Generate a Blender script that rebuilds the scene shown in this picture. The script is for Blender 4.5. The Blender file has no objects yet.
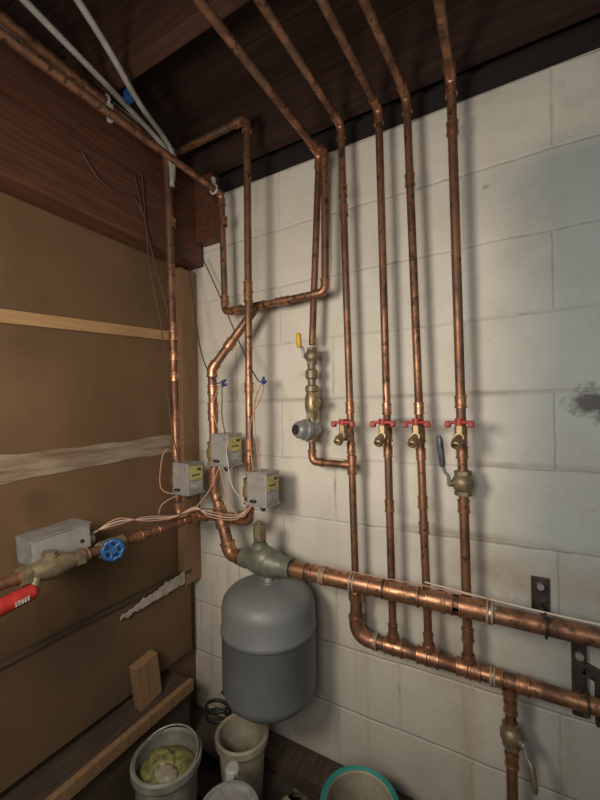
import bpy, bmesh, random
from math import *
from mathutils import Vector as V, Matrix, Euler, noise
random.seed(7)
COL=bpy.context.scene.collection
# ------------------------------------------------------------ materials
def nm(name):
    m=bpy.data.materials.new(name); m.use_nodes=True
    nt=m.node_tree; b=nt.nodes['Principled BSDF']
    return m,nt,b
def mat(name,c1,c2=None,metal=0,rough=.5,scale=20,stretch=(1,1,1),bump=0,r2=None,lo=.35,hi=.65,detail=6,trans=0,spots=None):
    m,nt,b=nm(name); N=nt.nodes; L=nt.links
    b.inputs['Metallic'].default_value=metal; b.inputs['Roughness'].default_value=rough
    b.inputs['Base Color'].default_value=(*c1,1)
    if trans: b.inputs['Transmission Weight'].default_value=trans
    if c2 is not None:
        tc=N.new('ShaderNodeTexCoord'); mp=N.new('ShaderNodeMapping'); mp.inputs['Scale'].default_value=stretch
        L.new(tc.outputs['Object'],mp.inputs[0])
        n=N.new('ShaderNodeTexNoise'); n.inputs['Scale'].default_value=scale; n.inputs['Detail'].default_value=detail; n.inputs['Roughness'].default_value=.6
        L.new(mp.outputs[0],n.inputs['Vector'])
        r=N.new('ShaderNodeValToRGB'); r.color_ramp.elements[0].position=lo; r.color_ramp.elements[1].position=hi
        r.color_ramp.elements[0].color=(*c1,1); r.color_ramp.elements[1].color=(*c2,1)
        L.new(n.outputs['Fac'],r.inputs[0]); out=r.outputs[0]
        for sp in (spots or []):
            n2=N.new('ShaderNodeTexNoise'); n2.inputs['Scale'].default_value=sp[1]; n2.inputs['Detail'].default_value=4; L.new(tc.outputs['Object'],n2.inputs['Vector'])
            r2_=N.new('ShaderNodeValToRGB'); r2_.color_ramp.elements[0].position=sp[2]; r2_.color_ramp.elements[1].position=sp[2]+.08; L.new(n2.outputs['Fac'],r2_.inputs[0])
            mx=N.new('ShaderNodeMix'); mx.data_type='RGBA'; L.new(r2_.outputs[0],mx.inputs[0]); L.new(out,mx.inputs[6]); mx.inputs[7].default_value=(*sp[0],1); out=mx.outputs[2]
        L.new(out,b.inputs['Base Color'])
        if r2 is not None:
            mr=N.new('ShaderNodeMapRange'); mr.inputs['From Min'].default_value=lo; mr.inputs['From Max'].default_value=hi
            mr.inputs['To Min'].default_value=rough; mr.inputs['To Max'].default_value=r2
            L.new(n.outputs['Fac'],mr.inputs[0]); L.new(mr.outputs[0],b.inputs['Roughness'])
        if bump:
            bp=N.new('ShaderNodeBump'); bp.inputs['Strength'].default_value=bump; bp.inputs['Distance'].default_value=.004
            L.new(n.outputs['Fac'],bp.inputs['Height']); L.new(bp.outputs[0],b.inputs['Normal'])
    return m
COP=mat('copper_old',(.42,.215,.125),(.17,.085,.055),.75,.4,26,(1,1,.3),r2=.62,lo=.36,hi=.6,spots=[((.09,.065,.045),60,.57),((.20,.13,.09),9,.56)])
COPB=mat('copper_fitting',(.56,.29,.17),(.24,.12,.07),.8,.33,45,r2=.55,spots=[((.12,.085,.06),70,.60)])
PAT=mat('copper_patina',(.26,.34,.29),(.40,.24,.15),.3,.6,90,r2=.7,lo=.4,hi=.6)
BRASS=mat('brass',(.40,.30,.16),(.22,.165,.09),.6,.42,50)
BRASSD=mat('brass_aged',(.28,.225,.135),(.16,.13,.085),.5,.5,50)
STEEL=mat('galvanised_steel',(.42,.42,.41),(.28,.28,.27),.5,.45,60)
ALU=mat('valve_head_metal',(.34,.325,.30),(.27,.25,.23),.2,.5,30)
LAB=mat('label_yellow',(.56,.50,.15),(.34,.32,.13),0,.6,160,lo=.50,hi=.54)
LABW=mat('label_print',(.46,.46,.42),(.25,.25,.24),0,.6,240,(1,.3,1),lo=.5,hi=.54)
IRON=mat('cast_iron_green',(.13,.155,.125),(.22,.21,.15),.4,.5,30,bump=.3)
TANK=mat('tank_grey_paint',(.125,.135,.14),(.16,.17,.17),0,.42,6,r2=.5)
TANKS=mat('tank_seam',(.06,.065,.07),None,0,.5)
RED=mat('red_handle',(.42,.03,.025),(.27,.02,.018),0,.45,30)
YEL=mat('yellow_handle',(.60,.38,.03),None,0,.45)
BLUE=mat('blue_handle',(.008,.05,.17),(.015,.09,.26),0,.4,40)
NUT=mat('wire_nut_blue',(.015,.04,.16),None,0,.4)
BLK=mat('black_rubber',(.012,.012,.012),None,0,.5)
HAND=mat('lever_handle_grey',(.05,.055,.065),(.14,.15,.17),.3,.45,40)
BIRON=mat('black_iron',(.035,.03,.028),(.09,.07,.06),.5,.5,40)
WOODB=mat('beam_wood',(.13,.05,.025),(.05,.02,.012),0,.6,9,(12,.7,12),bump=.3,lo=.3,hi=.7)
WOODX=mat('joist_wood',(.055,.022,.014),(.018,.009,.006),0,.75,5,(.7,12,12),bump=.4,lo=.3,hi=.7)
WOODJ=mat('joist_side_wood',(.08,.031,.017),(.028,.012,.008),0,.7,5,(.7,12,12),bump=.3,lo=.3,hi=.7)
SILL=mat('dark_sill_wood',(.018,.011,.008),(.008,.006,.005),0,.8,9,(.7,12,12),bump=.3)
PINE=mat('pine_strip',(.42,.26,.12),(.30,.17,.08),0,.6,8,(12,.6,12),lo=.3,hi=.7)
PINEV=mat('pine_stud',(.30,.18,.09),(.20,.115,.06),0,.6,8,(12,12,.6),lo=.3,hi=.7)
OLDW=mat('old_board',(.085,.056,.036),(.035,.023,.016),0,.8,8,(10,1,10),lo=.3,hi=.7,bump=.3)
PLAS=mat('joint_compound',(.28,.22,.155),(.145,.092,.052),0,.85,14,(1,.35,3),lo=.42,hi=.66,bump=.3)
TORN=mat('torn_paper',(.5,.45,.38),(.34,.28,.21),0,.9,30)
WPL=mat('white_plastic',(.46,.46,.43),(.30,.30,.27),0,.4,20)
PEX=mat('grey_tubing',(.42,.41,.39),(.28,.27,.25),0,.4,20)
TEAL=mat('teal_plastic',(.02,.20,.17),(.03,.28,.24),0,.4,12)
DARKP=mat('dark_liquid',(.05,.045,.035),None,0,.2)
GREEN=mat('putty_yellow_green',(.33,.31,.10),(.10,.10,.05),0,.5,45)
CLEAR=mat('translucent_plastic',(.26,.26,.21),(.13,.13,.11),0,.35,14)
CREAM=mat('cream_plastic',(.40,.36,.27),(.20,.17,.12),0,.5,9,bump=.2)
WCOP=mat('wire_tan',(.46,.26,.17),None,0,.5)
WWH=mat('wire_white',(.52,.45,.37),None,0,.5)
WBR=mat('wire_brown',(.09,.045,.03),None,0,.5)
FIB=mat('fibreboard_lower',(.15,.088,.044),(.095,.055,.028),0,.85,3,bump=.15)
def blockmat():
    m,nt,b=nm('painted_block'); N=nt.nodes; L=nt.links
    b.inputs['Roughness'].default_value=.62
    tc=N.new('ShaderNodeTexCoord'); sx=N.new('ShaderNodeSeparateXYZ'); L.new(tc.outputs['Object'],sx.inputs[0])
    def math_(op,a,bv):
        n=N.new('ShaderNodeMath'); n.operation=op
        for i,x in enumerate((a,bv)):
            if hasattr(x,'links'): L.new(x,n.inputs[i])
            else: n.inputs[i].default_value=x
        return n.outputs[0]
    def noise_(sc,det=5,vec=None,rough=.6):
        n=N.new('ShaderNodeTexNoise'); n.inputs['Scale'].default_value=sc; n.inputs['Detail'].default_value=det; n.inputs['Roughness'].default_value=rough
        L.new(vec or tc.outputs['Object'],n.inputs['Vector']); return n.outputs['Fac']
    def ramp(x,p0,p1,c0=(0,0,0,1),c1=(1,1,1,1)):
        r=N.new('ShaderNodeValToRGB'); r.color_ramp.elements[0].position=p0; r.color_ramp.elements[1].position=p1
        r.color_ramp.elements[0].color=c0; r.color_ramp.elements[1].color=c1; L.new(x,r.inputs[0]); return r.outputs[0]
    def rng(x,a,c):
        n=N.new('ShaderNodeMapRange'); n.inputs['From Min'].default_value=a; n.inputs['From Max'].default_value=c; L.new(x,n.inputs[0]); return n.outputs[0]
    def mix(f,a,c):
        n=N.new('ShaderNodeMix'); n.data_type='RGBA'
        if hasattr(f,'links'): L.new(f,n.inputs[0])
        else: n.inputs[0].default_value=f
        for i,x in ((6,a),(7,c)):
            if hasattr(x,'links'): L.new(x,n.inputs[i])
            else: n.inputs[i].default_value=x
        return n.outputs[2]
    cx=N.new('ShaderNodeCombineXYZ')
    wob=math_('MULTIPLY',math_('SUBTRACT',noise_(6,2),.5),.014)
    L.new(math_('ADD',math_('ADD',sx.outputs[0],-.03),wob),cx.inputs[0]); L.new(math_('ADD',math_('SUBTRACT',sx.outputs[2],.025),wob),cx.inputs[1])
    br=N.new('ShaderNodeTexBrick'); br.offset=.5; br.inputs['Scale'].default_value=1
    br.inputs['Brick Width'].default_value=.406; br.inputs['Row Height'].default_value=.203
    br.inputs['Mortar Size'].default_value=.006; br.inputs['Mortar Smooth'].default_value=1
    L.new(cx.outputs[0],br.inputs['Vector'])
    mort=br.outputs['Fac']
    c=ramp(noise_(2.6,6),.35,.65,(.60,.56,.49,1),(.74,.70,.625,1))
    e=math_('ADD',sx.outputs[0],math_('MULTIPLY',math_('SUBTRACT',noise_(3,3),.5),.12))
    falloff_patch=math_('MULTIPLY',math_('MULTIPLY',rng(e,1.08,1.25),rng(sx.outputs[2],1.9,1.82)),.9)  # grey-blue paint tone, with daylight falloff to the right painted into the colour
    c=mix(falloff_patch,c,(.34,.385,.385,1))
    # worn cloudy dirt, heavier to the right
    cl=math_('MULTIPLY',ramp(noise_(3.5,8,None,.7),.48,.72),rng(sx.outputs[0],.3,1.5))
    c=mix(math_('MULTIPLY',cl,.6),c,(.30,.28,.25,1))
    c=mix(math_('MULTIPLY',mort,math_('MULTIPLY',ramp(noise_(4,3),.35,.7),.25)),c,(.40,.36,.30,1))
    st=math_('MULTIPLY',ramp(noise_(9,6),.54,.72),mort)
    c=mix(math_('MULTIPLY',st,.8),c,(.20,.17,.13,1))
    def band(z,w,x0,wn=.02,x1=9):
        d=math_('ABSOLUTE',math_('SUBTRACT',sx.outputs[2],z),0)
        m1=rng(math_('ADD',d,math_('MULTIPLY',math_('SUBTRACT',noise_(20,4),.5),wn)),w,0)
        q=math_('MULTIPLY',rng(sx.outputs[0],x0,x0+.1),rng(sx.outputs[0],x1+.1,x1))
        return math_('MULTIPLY',math_('MULTIPLY',m1,q),ramp(noise_(5,5),.38,.58))
    c=mix(math_('MULTIPLY',band(.85,.02,.8,.03),.9),c,(.18,.135,.09,1))
    c=mix(math_('MULTIPLY',band(.76,.10,.95,.2),.65),c,(.30,.235,.16,1))
    c=mix(math_('MULTIPLY',band(.50,.12,.9,.24),.6),c,(.30,.24,.175,1))
    c=mix(math_('MULTIPLY',band(1.243,.012,.3),.55),c,(.27,.23,.17,1))
    c=mix(math_('MULTIPLY',band(1.17,.012,.74,.03,.95),.7),c,(.16,.15,.13,1))
    c=mix(math_('MULTIPLY',band(1.05,.012,1.0,.03),.6),c,(.24,.22,.18,1))
    def blot(x,z,r):
        dx=math_('SUBTRACT',sx.outputs[0],x); dz=math_('MULTIPLY',math_('SUBTRACT',sx.outputs[2],z),1.5)
        d=math_('SQRT',math_('ADD',math_('MULTIPLY',dx,dx),math_('MULTIPLY',dz,dz)),0)
        return rng(math_('ADD',d,math_('MULTIPLY',math_('SUBTRACT',noise_(40,5),.5),r*2)),r,0)
    c=mix(math_('MINIMUM',math_('MULTIPLY',blot(1.335,1.212,.07),1.8),.92),c,(.055,.053,.05,1))
    c=mix(math_('MULTIPLY',blot(1.10,1.80,.012),.7),c,(.2,.18,.15,1))
    c=mix(math_('MULTIPLY',blot(.53,1.33,.02),.5),c,(.3,.25,.2,1))
    c=mix(math_('MULTIPLY',blot(.42,1.26,.05),.35),c,(.3,.27,.22,1))
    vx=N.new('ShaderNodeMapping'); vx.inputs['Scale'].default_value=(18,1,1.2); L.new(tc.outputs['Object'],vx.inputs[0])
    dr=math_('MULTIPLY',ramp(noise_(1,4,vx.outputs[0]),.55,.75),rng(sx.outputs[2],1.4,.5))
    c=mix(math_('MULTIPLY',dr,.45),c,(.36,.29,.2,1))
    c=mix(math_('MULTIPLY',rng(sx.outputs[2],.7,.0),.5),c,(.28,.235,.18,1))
    c=mix(math_('MULTIPLY',ramp(noise_(55,3),.68,.75),.5),c,(.3,.22,.15,1))
    L.new(c,b.inputs['Base Color'])
    h=math_('ADD',math_('MULTIPLY',mort,-1.0),math_('MULTIPLY',noise_(60,5),.6))
    bp=N.new('ShaderNodeBump'); bp.inputs['Strength'].default_value=.5; bp.inputs['Distance'].default_value=.005
    L.new(h,bp.inputs['Height']); L.new(bp.outputs[0],b.inputs['Normal'])
    return m
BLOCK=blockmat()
PANEL=mat('fibreboard_panel',(.155,.088,.04),(.105,.058,.026),0,.8,3,(1,1,1),bump=.12,spots=[((.085,.048,.022),2.2,.60)])
FLOOR=mat('dirty_concrete',(.04,.03,.024),(.09,.07,.055),0,.75,7,bump=.4)
# ------------------------------------------------------------ builder
class B:
    def __init__(s,name): s.n=name; s.v=[]; s.f=[]; s.mi=[]; s.sm=[]; s.mats=[]
    def m(s,mt):
        if mt not in s.mats: s.mats.append(mt)
        return s.mats.index(mt)
    def add(s,vs,fs,mt,sm=True):
        o=len(s.v); s.v+= [tuple(x) for x in vs]; k=s.m(mt)
        for f in fs: s.f.append([i+o for i in f]); s.mi.append(k); s.sm.append(sm)
    def sweep(s,pts,r,mt,seg=14,caps=True):
        pts=[V(p) for p in pts]; n=len(pts); rs=r if isinstance(r,list) else [r]*n
        T=[]
        for i in range(n):
            a=pts[max(i-1,0)]; b=pts[min(i+1,n-1)]; T.append((b-a).normalized())
        u=T[0].orthogonal().normalized(); vs=[]; 
        for i in range(n):
            u=(u-T[i]*u.dot(T[i])).normalized(); w=T[i].cross(u)
            for k in range(seg):
                a=2*pi*k/seg; vs.append(pts[i]+(u*cos(a)+w*sin(a))*rs[i])
        fs=[(i*seg+k,i*seg+(k+1)%seg,(i+1)*seg+(k+1)%seg,(i+1)*seg+k) for i in range(n-1) for k in range(seg)]
        s.add(vs,fs,mt)
        if caps:
            s.add(vs[:seg],[list(range(seg))[::-1]],mt,False); s.add(vs[-seg:],[list(range(seg))],mt,False)
    def pipe(s,pts,r,mt=None,fr=.03,elb=True,emt=None,seg=14):
        mt=mt or COP; emt=emt or COPB
        pts=[V(p) for p in pts]; out=[pts[0]]
        for i in range(1,len(pts)-1):
            a,b,c=pts[i-1],pts[i],pts[i+1]; d1=(a-b).normalized(); d2=(c-b).normalized()
            ang=d1.angle(d2)
            if ang>pi-.06: out.append(b); continue
            q=min(fr/tan(ang/2),(a-b).length*.48,(c-b).length*.48)
            p0=b+d1*q; p1=b+d2*q; arc=[]
            for k in range(9):
                t=k/8; arc.append(p0*(1-t)**2+b*2*t*(1-t)+p1*t*t)
            out+=arc
            if elb:
                e=[p0+d1*.014]+arc+[p1+d2*.014]
                s.sweep(e,r*1.2,emt,seg)
                for p,d in((p0,d1),(p1,d2)): s.sweep([p+d*.010,p+d*.016],r*1.32,emt,seg)
        out.append(pts[-1]); s.sweep(out,r,mt,seg)
    def coup(s,p,d,r,L=.03,mt=None):
        mt=mt or COPB; p=V(p); d=V(d).normalized()
        s.lathe(p-d*L/2,d,[(0,r*1.02),(.0,r*1.3),(.004,r*1.3),(.005,r*1.18),(L-.005,r*1.18),(L-.004,r*1.3),(L,r*1.3),(L,r*1.02)],mt)
    def lathe(s,o,ax,prof,mt,seg=20,smooth=False):
        o=V(o); ax=V(ax).normalized(); u=ax.orthogonal().normalized(); w=ax.cross(u)
        ring=lambda h,r:[o+ax*h+(u*cos(2*pi*k/seg)+w*sin(2*pi*k/seg))*max(r,1e-5) for k in range(seg)]
        if smooth:
            vs=[]; 
            for h,r in prof: vs+=ring(h,r)
            fs=[(i*seg+k,i*seg+(k+1)%seg,(i+1)*seg+(k+1)%seg,(i+1)*seg+k) for i in range(len(prof)-1) for k in range(seg)]
            s.add(vs,fs,mt)
        else:
            for (h0,r0),(h1,r1) in zip(prof,prof[1:]):
                s.add(ring(h0,r0)+ring(h1,r1),[(k,(k+1)%seg,seg+(k+1)%seg,seg+k) for k in range(seg)],mt)
    def cyl(s,a,b,r,mt,seg=16,r2=None):
        a=V(a); b=V(b); L=(b-a).length; r2=r if r2 is None else r2
        s.lathe(a,b-a,[(0,0),(0,r),(L,r2),(L,0)],mt,seg)
    def hexn(s,a,b,r,mt):
        a=V(a); b=V(b); d=(b-a).normalized(); u=d.orthogonal().normalized(); w=d.cross(u); vs=[]
        for p in (a,b):
            for k in range(6): vs.append(p+(u*cos(k*pi/3+.3)+w*sin(k*pi/3+.3))*r)
        s.add(vs,[(k,(k+1)%6,6+(k+1)%6,6+k) for k in range(6)]+[(5,4,3,2,1,0),(6,7,8,9,10,11)],mt,False)
    def box(s,c,sz,mt,rot=(0,0,0),bev=.002):
        bm=bmesh.new(); bmesh.ops.create_cube(bm,size=1)
        bmesh.ops.scale(bm,vec=sz,verts=bm.verts)
        if bev: bmesh.ops.bevel(bm,geom=bm.edges[:],offset=bev,segments=2,affect='EDGES',profile=.6)
        M=Matrix.Translation(V(c))@Euler(rot).to_matrix().to_4x4(); bm.transform(M)
        bm.verts.ensure_lookup_table(); s.add([v.co.copy() for v in bm.verts],[[v.index for v in f.verts] for f in bm.faces],mt,False); bm.free()
    def ball(s,c,r,mt,sc=(1,1,1),sub=3,nz=0,fq=5):
        bm=bmesh.new(); bmesh.ops.create_icosphere(bm,subdivisions=sub,radius=1)
        vs=[]
        for v in bm.verts:
            k=1+nz*noise.noise(v.co*fq) if nz else 1
            vs.append(V(c)+V((v.co.x*sc[0],v.co.y*sc[1],v.co.z*sc[2]))*r*k)
        s.add(vs,[[v.index for v in f.verts] for f in bm.faces],mt); bm.free()
    def bag(s,c,r,mt,sc,seed):
        # slumped plastic bag: flattened body, pleats gathering to a knot
        n,mr=48,22; vs=[]
        for j in range(mr+1):
            t=j/mr
            if t<.75: q=t/.75; rad=sin(q*pi*.5+.35*(1-q))**.8*(1-.55*max(0,q-.5)*2); h=q*.8
            else: q=(t-.75)/.25; rad=.45*(1-q)**1.5+.10+.12*q; h=.8+.35*q
            for k in range(n):
                a=2*pi*k/n; pl=1+.10*t*sin(a*9+seed+3*noise.noise(V((cos(a),sin(a),t*2+seed))))+.18*noise.noise(V((cos(a)*1.3,sin(a)*1.3,t*2.5+seed)))
                vs.append((c[0]+cos(a)*rad*r*sc[0]*pl+.25*r*t*t,c[1]+sin(a)*rad*r*sc[1]*pl-.2*r*t*t,c[2]+.002+h*r*sc[2]*(1+.1*noise.noise(V((cos(a),sin(a),seed))))*1.0))
        fs=[(j*n+k,j*n+(k+1)%n,(j+1)*n+(k+1)%n,(j+1)*n+k) for j in range(mr) for k in range(n)]
        s.add(vs,fs,mt)
    def wire(s,pts,r,mt):
        P=[V(p) for p in pts]; P=[P[0]]+P+[P[-1]]; out=[]
        for i in range(1,len(P)-2):
            for k in range(7):
                t=k/7; a,b,c,d=P[i-1],P[i],P[i+1],P[i+2]
                out.append(.5*((2*b)+(c-a)*t+(2*a-5*b+4*c-d)*t*t+(3*b-a-3*c+d)*t**3))
        out.append(P[-2]); s.sweep(out,r,mt,6)
    def done(s):
        me=bpy.data.meshes.new(s.n); me.from_pydata(s.v,[],s.f)
        for m_ in s.mats: me.materials.append(m_)
        me.polygons.foreach_set('material_index',s.mi); me.polygons.foreach_set('use_smooth',s.sm); me.update()
        bm=bmesh.new(); bm.from_mesh(me); bmesh.ops.recalc_face_normals(bm,faces=bm.faces); bm.to_mesh(me); bm.free()
        o=bpy.data.objects.new(s.n,me); COL.objects.link(o); return o
def boxobj(name,lo,hi,mt,bev=0,rot=(0,0,0)):
    b=B(name); c=[(lo[i]+hi[i])/2 for i in range(3)]; b.box(c,[hi[i]-lo[i] for i in range(3)],mt,rot,bev); return b.done()
# ------------------------------------------------------------ room shell
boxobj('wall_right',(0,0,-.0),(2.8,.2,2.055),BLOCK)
boxobj('wall_left',(-.1,-3,0),(0,.2,2.119),PANEL)
boxobj('wall_back',(-.1,-3.1,0),(2.8,-3,2.5),PANEL)
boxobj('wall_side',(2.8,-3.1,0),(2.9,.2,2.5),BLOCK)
boxobj('floor',(-.2,-3.1,-.1),(2.9,.2,0),FLOOR)
b=B('ceiling')
y=-2.995
while y<.0:
    b.box((1.35,y+.07,2.345),(2.88,.137,.025),WOODX,bev=.002); y+=.14
b.box((1.35,.1,2.345),(2.88,.137,.025),WOODX,bev=.002)
b.done()
boxobj('trim_sill',(.001,.0,2.056),(2.799,.14,2.12),SILL,.003)
boxobj('rim_joist',(.001,.03,2.121),(2.799,.08,2.33),SILL)
boxobj('ceiling_joist',(0.001,-.062,2.121),(2.799,-.02,2.33),WOODX)
for yy in (-.47,-.88,-1.29,-1.7,-2.1,-2.5,-2.9):
    boxobj('ceiling_joist',(0.001,yy-.02,2.121),(2.799,yy+.02,2.33),WOODJ,.002)
b=B('ledger_beam'); b.box((.046,-1.5,1.95),(.088,2.96,.335),WOODB,bev=.004)
b.box((.135,-.03,1.99),(.09,.05,.25),WOODB,bev=.003); b.done()
b=B('furring_strip'); b.box((.009,-.90,1.4415),(.016,1.62,.036),PINE,rot=(.075,0,0),bev=.002); b.done()
b=B('corner_stud'); b.box((.021,-.045,1.15),(.038,.085,1.24),PINEV,bev=.003); b.done()
def ragged(name,y0,y1,z0f,z1f,x,th,mt,amp=.006,n=60):
    b=B(name); vs=[]
    for i in range(n+1):
        t=i/n; yy=y0+(y1-y0)*t
        zl=z0f(t)+amp*noise.noise(V((t*14,1,0))); zh=z1f(t)+amp*noise.noise(V((t*14,5,0)))
        vs+=[(x,yy,zl),(x,yy,zh),(x-th,yy,zl-.001),(x-th,yy,zh+.001)]
    fs=[]
    for i in range(n):
        a=i*4; c=a+4; fs+=[(a,c,c+1,a+1),(a+1,c+1,c+3,a+3),(a+2,c+2,c,a)]
    b.add(vs,fs,mt,False); return b.done()
ragged('joint_tape_band',-2.0,-.09,lambda t:.965+.09*t,lambda t:1.045+.075*t,.004,.004,PLAS,.012)
b=B('lower_wall_panel'); b.box((.022,-1.05,.42),(.018,2.0,.31),FIB,rot=(0,0,0),bev=.002)
b.box((.03,-1.05,.582),(.022,2.0,.012),OLDW,bev=.002); b.done()
ragged('torn_paper_strip',-.37,-.095,lambda t:.538+.01*t,lambda t:.543+.05*t**.7,.046,.003,TORN,.012,40)
b=B('floor_ledge'); b.box((.061,-1.1,.12),(.118,1.9,.238),OLDW,bev=.004); b.box((.13,-1.1,.225),(.02,1.9,.04),PINEV,bev=.003); b.done()
b=B('wood_offcut'); b.box((.075,-.30,.315),(.035,.085,.15),PINEV,rot=(.12,.0,.0),bev=.003); b.done()
boxobj('trim_bottom_plate',(.2,-.1,0.001),(2.4,-.005,.045),OLDW,.003)
# ------------------------------------------------------------ riser pipes
def riser(x0,xt,xb,zt,couplings,r=.0108,zb=.532,name='copper_riser_pipe'):
    b=B(name); y=-.085
    b.pipe([(x0,-1.9,zt),(xt,y,zt),(xb,y,zb)],r,fr=.028)
    for z in couplings:
        k=(z-zb)/(zt-zb); x=xb+(xt-xb)*k; b.coup((x,y,z),(xb-xt,0,zb-zt),r,.032)
    b.done()
X=lambda xt,xb,z,zt=2.06,zb=.532: xb+(xt-xb)*(z-zb)/(zt-zb)
riser(.66,.716,.741,2.06,[1.86,1.80,1.21,1.09,1.04],zb=.60)
riser(.75,.832,.850,2.06,[1.205,1.085,.93,.58])
riser(.80,.911,.947,2.06,[1.83,1.205,1.08,.95,.88,.58])
riser(1.06,1.025,1.045,2.06,[1.93,1.22,1.09,.95,.62],r=.012)
def drain(x,z=1.147):
    b=B('drain_valve'); y=-.085
    b.coup((x,y,z-.012),(0,0,1),.012,.045)
    b.lathe((x,y-.012,z-.015),(0,-1,0),[(0,.010),(.012,.010),(.012,.013),(.022,.013),(.022,.009),(.045,.011),(.045,0)],BRASS)
    b.ball((x,y-.045,z-.015),.014,BRASS)
    b.lathe((x,y-.047,z-.012),(-.2,-.75,-.8),[(0,.010),(.018,.010),(.018,.0135),(.026,.0135),(.026,.0115),(.031,.0135),(.035,.0115),(.035,.008),(.028,.007)],BRASS)
    b.hexn((x,y-.043,z-.008),(x,y-.043,z+.012),.012,BRASS)
    b.cyl((x,y-.043,z+.01),(x,y-.043,z+.022),.005,BRASS)
    ra=random.uniform(.0,.35)
    b.box((x,y-.043,z+.021),(.066,.018,.008),RED,rot=(0,0,ra),bev=.003)
    for sx in(-1,1): b.box((x+sx*.027*cos(ra),y-.043+sx*.027*sin(ra),z+.016),(.014,.019,.017),RED,rot=(0,0,ra),bev=.004)
    b.cyl((x,y-.043,z+.014),(x,y-.043,z+.031),.011,RED)
    b.done()
drain(X(.716,.741,1.147)-.006); drain(X(.832,.85,1.147)); drain(X(.911,.947,1.147)); drain(X(1.025,1.045,1.147))
def ballvalve(name,c,ax,r,lever_dir,stem_dir,lmt,L=.085,bmt=BRASSD,lw=.014):
    b=B(name); c=V(c); ax=V(ax).normalized(); st=V(stem_dir).normalized(); ld=V(lever_dir).normalized()
    b.hexn(c-ax*r*2.1,c-ax*r*1.4,r*1.45,bmt); b.hexn(c+ax*r*1.4,c+ax*r*2.1,r*1.45,bmt)
    b.lathe(c-ax*r*1.5,ax,[(0,r*1.15),(r*.5,r*1.55),(r*1.0,r*1.8),(r*2.0,r*1.8),(r*2.5,r*1.55),(r*3,r*1.15)],bmt,smooth=True)
    b.cyl(c+st*r*1.3,c+st*r*2.3,r*.6,bmt); b.hexn(c+st*r*2.2,c+st*r*2.6,r*.55,STEEL)
    p=c+st*r*2.4
    b.sweep([p-ld*.006,p+ld*.02,p+ld*.03+st*.008,p+ld*(L*.4)+st*.012],lw*.28,STEEL,8)
    b.sweep([p+ld*(L*.35)+st*.012,p+ld*(L*.4)+st*.012,p+ld*(L*.9)+st*.012,p+ld*L+st*.012],[lw*.35,lw*.5,lw*.5,lw*.3],lmt,10)
    return b.done()
ballvalve('ball_valve',(X(1.025,1.045,1.01),-.085,1.01),(0,0,1),.015,(-.08,-.1,1),(-.85,-.5,0),HAND,.125,BRASSD,.016)
# ------------------------------------------------------------ manifolds
b=B('supply_manifold_pipe')
b.pipe([(.56,-.17,.731),(2.6,-.17,.724)],.0195,fr=.03,seg=20)
for x in (.60,.66,.79,.83,.98,1.02,1.5): b.coup((x,-.17,.731),(1,0,0),.0195,.04)
for x in (.725,.90,1.06): b.coup((x,-.17,.731),(1,0,0),.0195,.085); 
for x in (.766,1.10,.675): b.coup((x,-.17,.731),(1,0,0),.0198,.014,PAT)
b.ball((1.10,-.172,.742),.015,PAT,(1.3,1,.6),3,.3)
b.done()
b=B('supply_elbow_pipe')
b.pipe([(.40,-.17,.732),(.335,-.17,.735),(.292,-.17,.87)],.0195,fr=.035,seg=20)
b.coup((.30,-.17,.845),(-.3,0,1),.0195,.05)
b.pipe([(.292,-.17,.865),(.274,-.17,.93),(.268,-.17,1.35),(.405,-.105,1.55)],.0145,fr=.03,seg=16)
b.lathe((.296,-.17,.86),(-.25,0,1),[(0,.023),(.02,.023),(.03,.018),(.045,.018)],COPB)
for z in (.97,1.0,1.19,1.22,1.28): b.coup((.27,-.17,z),(0,0,1),.0145,.03)
b.coup((.325,-.143,1.433),(.137,.065,.2),.0145,.03)
b.done()
b=B('return_manifold_pipe')
b.lathe((.7405,-.085,.70),(0,0,-1),[(0,.0135),(0,.017),(.02,.017),(.035,.022),(.06,.022),(.06,.019)],COPB)
b.pipe([(.7405,-.085,.655),(.7405,-.085,.532),(2.6,-.085,.528)],.0182,fr=.045,seg=20)
for x in (.84,.865,.93,.96,1.03,1.06,1.11,1.165,1.4): b.coup((x,-.085,.532),(1,0,0),.0182,.026)
for x in (.85,.947,1.045,1.137): b.lathe((x,-.085,.548 if x<1.1 else .515),(0,0,1 if x<1.1 else -1),[(0,.017),(.018,.017),(.018,.014),(.024,.014)],COPB)
b.coup((1.1,-.085,.532),(1,0,0),.0185,.012,PAT); b.coup((.80,-.085,.532),(1,0,0),.0185,.010,PAT)
b.done()
b=B('drain_pipe')
b.pipe([(1.138,-.085,.52),(1.14,-.085,.02)],.0125)
b.coup((1.138,-.085,.47),(0,0,1),.0125,.03); b.coup((1.139,-.085,.34),(0,0,1),.0125,.03); b.done()
ballvalve('drain_ball_valve',(1.139,-.085,.40),(0,0,1),.014,(.12,-.1,-1),(.8,-.6,0),BRASSD,.09)
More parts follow.
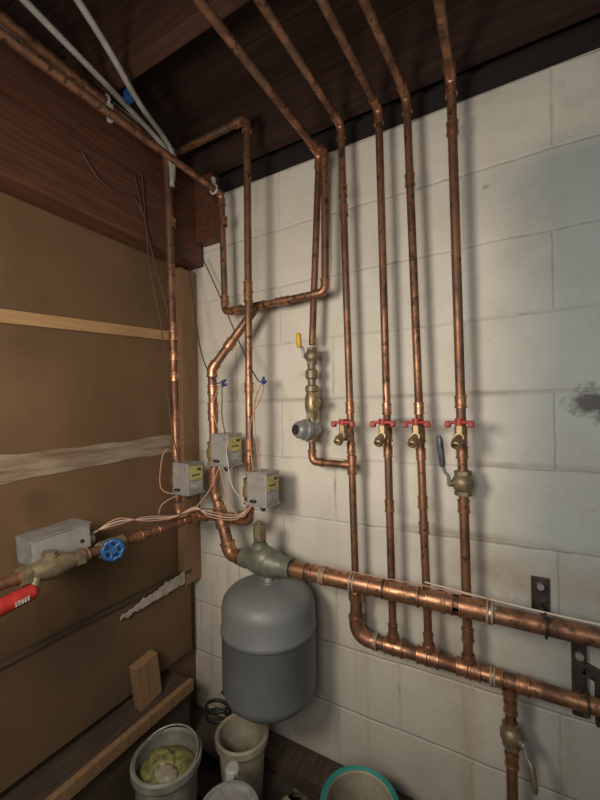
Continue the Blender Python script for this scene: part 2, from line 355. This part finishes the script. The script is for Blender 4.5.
# ------------------------------------------------------------ loop and regulator branch
b=B('copper_loop_pipe')
b.pipe([(.262,-1.7,1.965),(.262,-.1,1.978),(.270,-.1,1.557),(.662,-.1,1.563),(.668,-.1,1.985),(.640,-.1,2.01)],.0112,fr=.024)
for x in (.33,.50,.52): b.coup((x,-.1,1.56),(1,0,0),.0112,.028)
b.coup((.41,-.1,1.558),(1,0,0),.0125,.06)
for z in (1.60,1.88): b.coup((.27,-.1,z),(0,0,1),.0112,.03)
b.done()
b=B('feed_pipe')
b.pipe([(.61,-1.9,2.0),(.642,-.085,2.0),(.607,-.085,1.41)],.0108,fr=.03)
b.pipe([(.602,-.085,1.115),(.601,-.085,1.043),(.735,-.085,1.039)],.0108,fr=.022)
b.coup((.724,-.085,1.04),(1,0,0),.0108,.03); b.coup((.735,-.085,1.04),(0,0,1),.0118,.055)
b.done()
ballvalve('feed_ball_valve',(.606,-.085,1.375),(0,0,1),.0125,(0,-.1,1),(-.6,-.8,0),YEL,.07,BRASSD,.018)
b=B('backflow_preventer'); x=.604;y=-.085
b.cyl((x,y,1.33),(x,y,1.355),.013,BRASSD)
b.lathe((x,y,1.302),(0,0,1),[(0,.014),(.004,.0195),(.026,.0195),(.032,.014)],BRASSD); b.cyl((x,y,1.28),(x,y,1.305),.013,BRASSD)
b.lathe((x,y,1.262),(0,0,1),[(0,.015),(.002,.021),(.018,.021),(.022,.015)],BRASSD)
b.lathe((x,y,1.195),(0,0,1),[(0,.018),(.008,.021),(.02,.023),(.045,.023),(.06,.020),(.067,.018)],BRASS,smooth=True)
b.lathe((x+.015,y-.012,1.228),(.75,-.65,0),[(0,.010),(.014,.010),(.014,.013),(.022,.013),(.022,0)],BRASS)
b.hexn((x,y,1.178),(x,y,1.197),.021,BRASSD); b.cyl((x,y,1.16),(x,y,1.18),.013,BRASS); b.done()
b=B('pressure_regulator'); c=V((.602,-.088,1.143)); d=V((-.45,-.85,.05)).normalized()
b.ball(c,.022,STEEL); b.cyl((c.x,c.y,1.118),(c.x,c.y,1.17),.016,STEEL)
b.lathe(c,d,[(.0,.02),(.012,.026),(.018,.034),(.028,.034),(.03,.03),(.05,.027),(.058,.022),(.058,.016)],STEEL)
b.lathe(c,d,[(.054,.017),(.064,.015),(.064,0)],BIRON)
b.lathe(c,-d,[(.0,.018),(.02,.018),(.03,.012),(.03,0)],STEEL)
b.hexn((c.x,c.y,1.105),(c.x,c.y,1.125),.02,BRASS); b.done()
# ------------------------------------------------------------ zone pipes
b=B('zone_return_pipe')
b.pipe([(.12,-.17,2.136),(.431,-.17,2.136),(.418,-.17,.85),(.30,-.17,.85)],.012,fr=.028)
for z in (1.60,1.57,1.28,1.10,1.06,.93): b.coup((.418+.013*(z-.85)/1.286,-.17,z),(0,0,1),.012,.032)
b.coup((.36,-.17,.85),(1,0,0),.012,.03); b.done()
b=B('zone_supply_pipe')
b.pipe([(.21,-1.5,2.10),(.13,-.225,2.10),(.13,-.20,.845),(.2,-.20,.845)],.0135,fr=.03,seg=16)
for z in (1.50,1.47,1.40,1.33,1.09,1.06,1.86,2.0): b.coup((.13,-.205-.01*(z-1),z),(0,0,1),.0135,.03)
b.done()
b=B('boiler_feed_pipe')
b.pipe([(.2,-1.6,.845),(.2,-.17,.845),(.29,-.17,.85)],.0128,fr=.025)
for yy in (-.58,-.42,-.36,-.26,-.2): b.coup((.2,yy,.845),(0,1,0),.0128,.03)
b.done()
# ------------------------------------------------------------ zone valves
def zvalve(px,py,c,z):
    b=B('zone_valve'); cx,cy=c
    b.lathe((px,py,z-.055),(0,0,1),[(0,.0165),(0,.021),(.014,.021),(.014,.0175),(.03,.024),(.05,.024),(.066,.0175),(.066,.021),(.08,.021),(.08,.0165)],BRASS)
    dx,dy=cx-px,cy-py; Ln=hypot(dx,dy)
    b.cyl((px,py,z-.015),(cx-dx/Ln*.03,cy-dy/Ln*.03,z-.015),.016,BRASS)
    b.box((cx,cy,z),(.074,.070,.098),ALU,bev=.004)
    b.box((cx,cy,z-.05),(.08,.076,.006),STEEL,bev=.002)
    b.box((cx,cy,z+.05),(.077,.073,.006),STEEL,bev=.002)
    b.box((cx+.0375,cy,z-.022),(.0015,.050,.022),LABW,bev=0)
    b.box((cx+.0375,cy,z+.019),(.0015,.056,.044),LAB,bev=0)
    b.box((cx+.0385,cy+.012,z+.030),(.001,.016,.008),BIRON,bev=0)
    b.box((cx+.0385,cy-.004,z+.012),(.001,.034,.004),BIRON,bev=0)
    b.cyl((cx+.02,cy-.036,z+.035),(cx+.02,cy-.039,z+.035),.004,STEEL)
    b.box((cx-.01,cy-.04,z-.035),(.02,.012,.008),BIRON,bev=.002)
    b.lathe((cx,cy,z-.053),(0,0,-1),[(0,.011),(.012,.011),(.012,.008),(.02,.006)],BIRON)
    b.done()
zvalve(.13,-.2,(.193,-.212),.984); zvalve(.27,-.17,(.328,-.172),1.081); zvalve(.42,-.17,(.472,-.172),.966)
# ------------------------------------------------------------ air separator & tank
b=B('air_separator'); x0=.385
b.lathe((x0,-.17,.733),(1,0,0),[(0,.02),(0,.029),(.022,.031),(.024,.027),(.05,.036),(.08,.043),(.11,.043),(.14,.036),(.158,.028),(.16,.031),(.185,.030),(.185,.02)],IRON,24)
b.ball((.470,-.17,.742),.045,IRON,(1.15,.95,.95)); 
b.lathe((.455,-.17,.77),(0,0,1),[(0,.028),(.018,.024),(.018,.02),(.026,.02),(.026,0)],IRON)
b.lathe((.478,-.175,.71),(0,0,-1),[(0,.024),(.02,.022),(.02,.016),(.03,.014)],IRON); b.done()
b=B('air_vent')
b.lathe((.455,-.17,.793),(0,0,1),[(0,.012),(.006,.012),(.006,.019),(.012,.0205),(.055,.0205),(.058,.018),(.058,.009),(.066,.009),(.066,0)],BRASSD,24); b.done()
b=B('expansion_tank'); c=(.490,-.178,0); R=.143
prof=[(.318,0),(.320,.05),(.326,.09),(.338,.118),(.356,.136),(.378,R),(.545,R),(.548,R+.003),(.558,R+.003),(.561,R),(.615,R),(.636,.138),(.656,.122),(.670,.094),(.679,.055),(.684,.0)]
b.lathe(c,(0,0,1),prof,TANK,64,True)
b.lathe(c,(0,0,1),[(.5435,R+.001),(.546,R+.0035),(.5465,R+.001)],TANKS,64)
b.lathe((.490,-.178,.676),(0,0,1),[(0,.03),(.006,.028),(.006,.016),(.03,.014)],STEEL,24)
b.lathe((.490,-.178,.318),(0,0,-1),[(0,.02),(.008,.018),(.008,.008),(.02,.008),(.02,0)],BLK,20)
b.done()
# ------------------------------------------------------------ left assembly
b=B('relay_box'); e=(.06,0,0); zz=-.018
b.box((.125,-.605,.895+zz),(.075,.14,.062),STEEL,rot=e,bev=.002)
b.box((.1645,-.605,.894+zz),(.003,.136,.058),ALU,rot=e,bev=.001)
b.box((.125,-.605,.9275+zz),(.079,.144,.004),STEEL,rot=e,bev=.001)
for yy in (-.65,-.56): b.cyl((.165,yy,.89+zz),(.168,yy,.89+zz),.005,BIRON)
b.cyl((.14,-.53,.88+zz),(.14,-.515,.88+zz),.012,STEEL)
b.box((.06,-.61,.90+zz),(.12,.02,.01),STEEL,bev=.001)
b.done()
b=B('flow_check_valve'); z=.845
b.hexn((.2,-.72,z),(.2,-.70,z),.023,BRASSD); b.hexn((.2,-.60,z),(.2,-.58,z),.023,BRASSD)
b.lathe((.2,-.705,z),(0,1,0),[(0,.018),(.02,.022),(.045,.028),(.065,.028),(.09,.022),(.11,.018)],BRASSD,smooth=True)
b.cyl((.2,-.655,z),(.2,-.655,z+.03),.017,BRASSD); b.hexn((.2,-.655,z+.025),(.2,-.655,z+.037),.016,BRASSD); b.done()
b=B('red_valve_bonnet'); dd=V((.05,-1,-.12))
b.lathe((.215,-.695,.812),dd,[(0,.0),(0,.014),(.006,.018),(.09,.018),(.092,.02),(.10,.02),(.1,0)],RED)
for q in (.022,.028,.034,.040,.046): b.box(V((.2335,-.695,.810))+dd.normalized()*q+V((.0,0,0)),(.0012,.0035,.010),LABW,bev=0)
b.cyl((.21,-.69,.838),(.214,-.70,.80),.012,BRASSD); b.done()
b=B('gate_valve'); c=V((.2,-.50,.845)); hx=V((.85,-.5,.12)).normalized()
b.hexn(c+V((0,-.035,0)),c+V((0,-.02,0)),.022,BRASSD); b.hexn(c+V((0,.02,0)),c+V((0,.035,0)),.022,BRASSD)
b.lathe(c+V((0,-.025,0)),(0,1,0),[(0,.016),(.015,.022),(.035,.022),(.05,.016)],BRASSD,smooth=True)
b.cyl(c,c+hx*.035,.013,BRASSD); b.hexn(c+hx*.03,c+hx*.04,.014,BRASS); b.cyl(c+hx*.04,c+hx*.062,.004,BRASS)
u=hx.orthogonal().normalized(); w=hx.cross(u); hc=c+hx*.058; ring=[]
for k in range(41):
    a=2*pi*k/40; rr=.023+.0016*cos(a*8); ring.append(hc+(u*cos(a)+w*sin(a))*rr)
b.sweep(ring,.0056,BLUE,8)
for k in range(5):
    a=k*pi*.4; b.sweep([hc-hx*.003,hc+(u*cos(a)+w*sin(a))*.023],.0058,BLUE,6)
b.cyl(hc-hx*.006,hc+hx*.006,.011,BLUE); b.done()
# ------------------------------------------------------------ tubing and hangers
b=B('grey_tubing')
b.wire([(.60,-1.3,2.09),(.36,-.67,2.085),(.24,-.42,2.085),(.165,-.24,2.09),(.15,-.22,2.0)],.0085,PEX)
b.wire([(.38,-1.3,2.08),(.26,-.727,2.085),(.20,-.45,2.09),(.155,-.25,2.08),(.15,-.222,1.98)],.0085,PEX); b.done()
b=B('pipe_hanger')
b.sweep([(.145+.018*cos(a),-.46,2.10+.018*sin(a)) for a in [x*.4 for x in range(16)]],.004,WPL,6)
b.box((.165,-.46,2.06),(.015,.012,.05),WPL); b.done()
b=B('pipe_hanger'); b.sweep([(.262+.015*cos(a),-.14,1.977+.015*sin(a)) for a in [x*.4 for x in range(16)]],.004,WPL,6)
b.box((.262,-.14,2.0),(.012,.012,.035),WPL); b.done()
b=B('pipe_clip'); b.box((.235,-.45,2.085),(.025,.02,.03),BLUE,bev=.004); b.done()
# ------------------------------------------------------------ wires
b=B('thermostat_wire')
b.wire([(.10,-.10,1.75),(.14,-.12,1.6),(.20,-.15,1.42),(.29,-.19,1.31),(.337,-.20,1.30)],.0022,WBR)
b.wire([(.12,-.05,1.80),(.22,-.06,1.62),(.36,-.11,1.40),(.42,-.12,1.31),(.44,-.12,1.302)],.0022,WBR)
b.wire([(.095,-.30,2.0),(.10,-.28,1.7),(.105,-.24,1.5),(.12,-.24,1.35),(.16,-.25,1.15),(.17,-.23,1.04)],.0022,WBR)
b.wire([(.095,-.33,1.98),(.10,-.27,1.75),(.11,-.23,1.60),(.11,-.2,1.50)],.002,WBR)
b.wire([(.095,-.50,1.95),(.10,-.46,1.90),(.10,-.40,1.885),(.10,-.34,1.90),(.098,-.30,1.86)],.002,WBR)
b.wire([(.337,-.20,1.30),(.30,-.20,1.24),(.305,-.2,1.18),(.32,-.19,1.13)],.0017,WCOP)
b.wire([(.337,-.20,1.30),(.345,-.21,1.25),(.335,-.2,1.19),(.34,-.19,1.13)],.0017,WBR)
b.wire([(.44,-.12,1.302),(.43,-.15,1.23),(.46,-.19,1.12),(.475,-.19,1.02)],.0017,WCOP)
b.wire([(.44,-.12,1.302),(.46,-.15,1.26),(.44,-.19,1.16),(.455,-.2,1.02)],.0017,WCOP)
b.wire([(.18,-.25,.93),(.14,-.28,.90),(.16,-.30,.86),(.24,-.26,.88),(.30,-.23,.95),(.33,-.21,1.03)],.0019,WCOP)
b.wire([(.33,-.21,1.03),(.37,-.22,.93),(.42,-.22,.88),(.46,-.21,.92)],.0019,WCOP)
b.wire([(.44,-.21,.92),(.40,-.23,.97),(.37,-.22,1.06),(.36,-.21,1.10)],.0019,WWH)
b.wire([(.18,-.24,.93),(.115,-.26,.95),(.11,-.25,1.05),(.12,-.235,1.08)],.0019,WCOP)
for i in range(4):
    o=i*.008
    b.wire([(.14,-.52,.870+o*.6),(.17,-.46,.905-o),(.19,-.38,.88+o*.8),(.22,-.30,.875+o*.3),(.26,-.25,.90-o*.5),(.30,-.23,.87+o),(.40,-.22,.87+o*.8),(.45,-.21,.915)],.0019,[WCOP,WWH,WCOP,WBR][i])
b.done()
b=B('wire_nut')
for p,d in (((.337,-.20,1.30),(1,.2,.5)),((.345,-.205,1.29),(1,0,.1)),((.44,-.12,1.302),(.4,0,1)),((.445,-.125,1.295),(1,0,.6))):
    b.lathe(p,d,[(0,0),(0,.006),(.012,.005),(.017,.0025),(.017,0)],NUT,10)
b.done()
b=B('sensor_cable')
b.wire([(.95,-.14,.758),(1.1,-.155,.755),(1.25,-.16,.752),(1.5,-.16,.751),(2.0,-.165,.75)],.0025,WWH)
b.wire([(.62,-.15,.753),(.8,-.155,.753),(.95,-.15,.753),(1.1,-.158,.756)],.0016,WCOP); b.done()
b=B('wall_bracket')
b.box((1.208,-.0045,.725),(.04,.006,.09),BIRON,bev=.002); b.cyl((1.208,-.008,.75),(1.208,-.02,.75),.008,STEEL); b.cyl((1.208,-.008,.70),(1.208,-.145,.715),.005,BIRON); 
b.sweep([(1.208,-.17+.024*cos(a),.729+.024*sin(a)) for a in [x*.42 for x in range(16)]],.003,BIRON,6); b.done()
b=B('wall_bracket')
b.box((1.285,-.009,.545),(.03,.014,.19),BIRON,bev=.003); b.box((1.315,-.009,.56),(.05,.014,.03),BIRON,rot=(0,.4,0),bev=.003); b.box((1.33,-.011,.50),(.03,.016,.12),BIRON,bev=.003)
b.cyl((1.29,-.012,.49),(1.29,-.085,.505),.006,BIRON); b.sweep([(1.29,-.085+.022*cos(a),.53+.022*sin(a)) for a in [x*.42 for x in range(16)]],.003,BIRON,6)
b.cyl((1.285,-.015,.60),(1.285,-.024,.60),.009,STEEL); b.done()
# ------------------------------------------------------------ floor clutter
def bucket(name,c,z0,z1,r0,r1,mt,rim,zf,fm):
    b=B(name); x,y=c; t=.004
    b.lathe((x,y,0),(0,0,1),[(z0,0),(z0,r0),(z1-.02,r1-.002),(z1-.02,r1+.006),(z1,r1+.006),(z1+.003,r1),(z1,r1-t),(z0+.01,r0-t),(z0+.01,0)],mt,40)
    b.lathe((x,y,0),(0,0,1),[(z1-.022,r1+.003),(z1-.018,r1+.008),(z1,r1+.008),(z1+.004,r1+.002),(z1,r1-.003)],rim,40)
    k=(zf-z0)/(z1-z0); rr=r0+(r1-r0)*k-t-.002
    b.lathe((x,y,0),(0,0,1),[(zf-.01,rr),(zf,rr*.95),(zf+.004,rr*.4),(zf,0)],fm,32,True)
    return b
b=bucket('putty_tub',(.31,-.42),.001,.262,.074,.085,CLEAR,CLEAR,.225,GREEN)
b.ball((.325,-.435,.228),.03,CREAM,(1.2,.9,.35),3,.5); b.ball((.28,-.41,.225),.035,GREEN,(1.2,.9,.5),3,.5)
b.sweep([(.31+.087*cos(a),-.42+.087*sin(a)*.9,.262+.02*sin(a)) for a in [x*.2-.2 for x in range(18)]],.0025,STEEL,6); b.done()
b=bucket('plastic_bucket',(.40,-.205),.001,.20,.06,.075,CREAM,CREAM,.08,DARKP); b.done()
b=B('spray_bottle'); x,y=.495,-.365
b.lathe((x,y,0),(0,0,1),[(0.001,0),(0.001,.033),(.01,.035),(.17,.035),(.20,.028),(.215,.018),(.225,.018),(.225,.02),(.262,.019),(.268,.015),(.268,0)],WPL,24)
b.box((x+.01,y-.02,.255),(.022,.05,.02),WPL,rot=(0,0,.4),bev=.004); b.done()
b=B('paint_can'); x,y=.575,-.475
b.lathe((x,y,0),(0,0,1),[(0.001,0),(0.001,.066),(.004,.068),(.012,.066),(.285,.066),(.29,.069),(.296,.069),(.296,.062),(.288,.060),(.288,.05),(.291,.048),(.291,0)],STEEL,40)
b.sweep([(x+.07*cos(a),y+.07*sin(a),.27-.03*sin(a)) for a in [k*.17 for k in range(19)]],.002,STEEL,6); b.done()
b=bucket('teal_bucket',(.80,-.235),.001,.20,.075,.088,CREAM,TEAL,.12,DARKP)
b.lathe((.80,-.235,0),(0,0,1),[(.165,.091),(.165,.098),(.205,.101),(.21,.094),(.205,.086)],TEAL,40); b.done()
b=B('plastic_bag'); b.bag((.60,-.245,0),.085,CREAM,(1.0,1.0,1.6),2.0); b.done()
b=B('plastic_bag'); b.bag((.43,-.50,0),.055,WPL,(1,.8,3.4),5.0); b.done()
b=B('black_tray'); b.box((.26,-.235,.004),(.15,.12,.006),BLK); 
for q in (-1,1): b.box((.26+q*.075,-.235,.02),(.005,.12,.035),BLK); b.box((.26,-.235+q*.06,.02),(.15,.005,.035),BLK)
b.done()
b=B('black_hose')
pts=[]
for k in range(50):
    a=k*.3; pts.append((.24+.045*cos(a),-.135+.035*sin(a),.12+k*.0016))
b.wire([(.24,-.11,.052),(.27,-.12,.08)]+pts[::2],.006,BLK); b.done()
# ------------------------------------------------------------ lights
def area(name,loc,target,size,power,col):
    l=bpy.data.lights.new(name,'AREA'); l.shape='DISK'; l.size=size; l.energy=power; l.color=col
    o=bpy.data.objects.new(name,l); COL.objects.link(o); o.location=loc
    o.rotation_euler=(V(target)-V(loc)).to_track_quat('-Z','Y').to_euler()
area('work_lamp',(.62,-1.25,1.32),(.58,0,1.10),.30,9.5,(1,.89,.74))
area('camera_side_fill',(1.1,-1.5,1.3),(.65,0,1.05),.4,5.0,(1,.92,.81))  # unseen fill added near the camera to soften the pipe shadows
area('window_daylight',(2.6,-1.3,1.7),(1.4,0,1.1),.7,3.5,(.70,.87,1))
w=bpy.data.worlds.new('w'); bpy.context.scene.world=w; w.use_nodes=True
w.node_tree.nodes['Background'].inputs[0].default_value=(.5,.45,.4,1); w.node_tree.nodes['Background'].inputs[1].default_value=.1
bpy.context.scene.view_settings.view_transform='Standard'
# ------------------------------------------------------------ camera
cd=bpy.data.cameras.new('camera'); cd.sensor_fit='HORIZONTAL'; cd.sensor_width=36; cd.lens=22.5; cd.shift_y=.02; cd.clip_start=.02
co=bpy.data.objects.new('camera',cd); COL.objects.link(co)
f=V((-.4886,.8725,0)); r=V((.8725,.4886,0)); z=V((0,0,1)); ro=.016
R_=r*cos(ro)-z*sin(ro); U_=z*cos(ro)+r*sin(ro)
M=Matrix((R_,U_,-f)).transposed().to_4x4(); M.translation=V((1.147,-1.134,1.2)); co.matrix_world=M
bpy.context.scene.camera=co
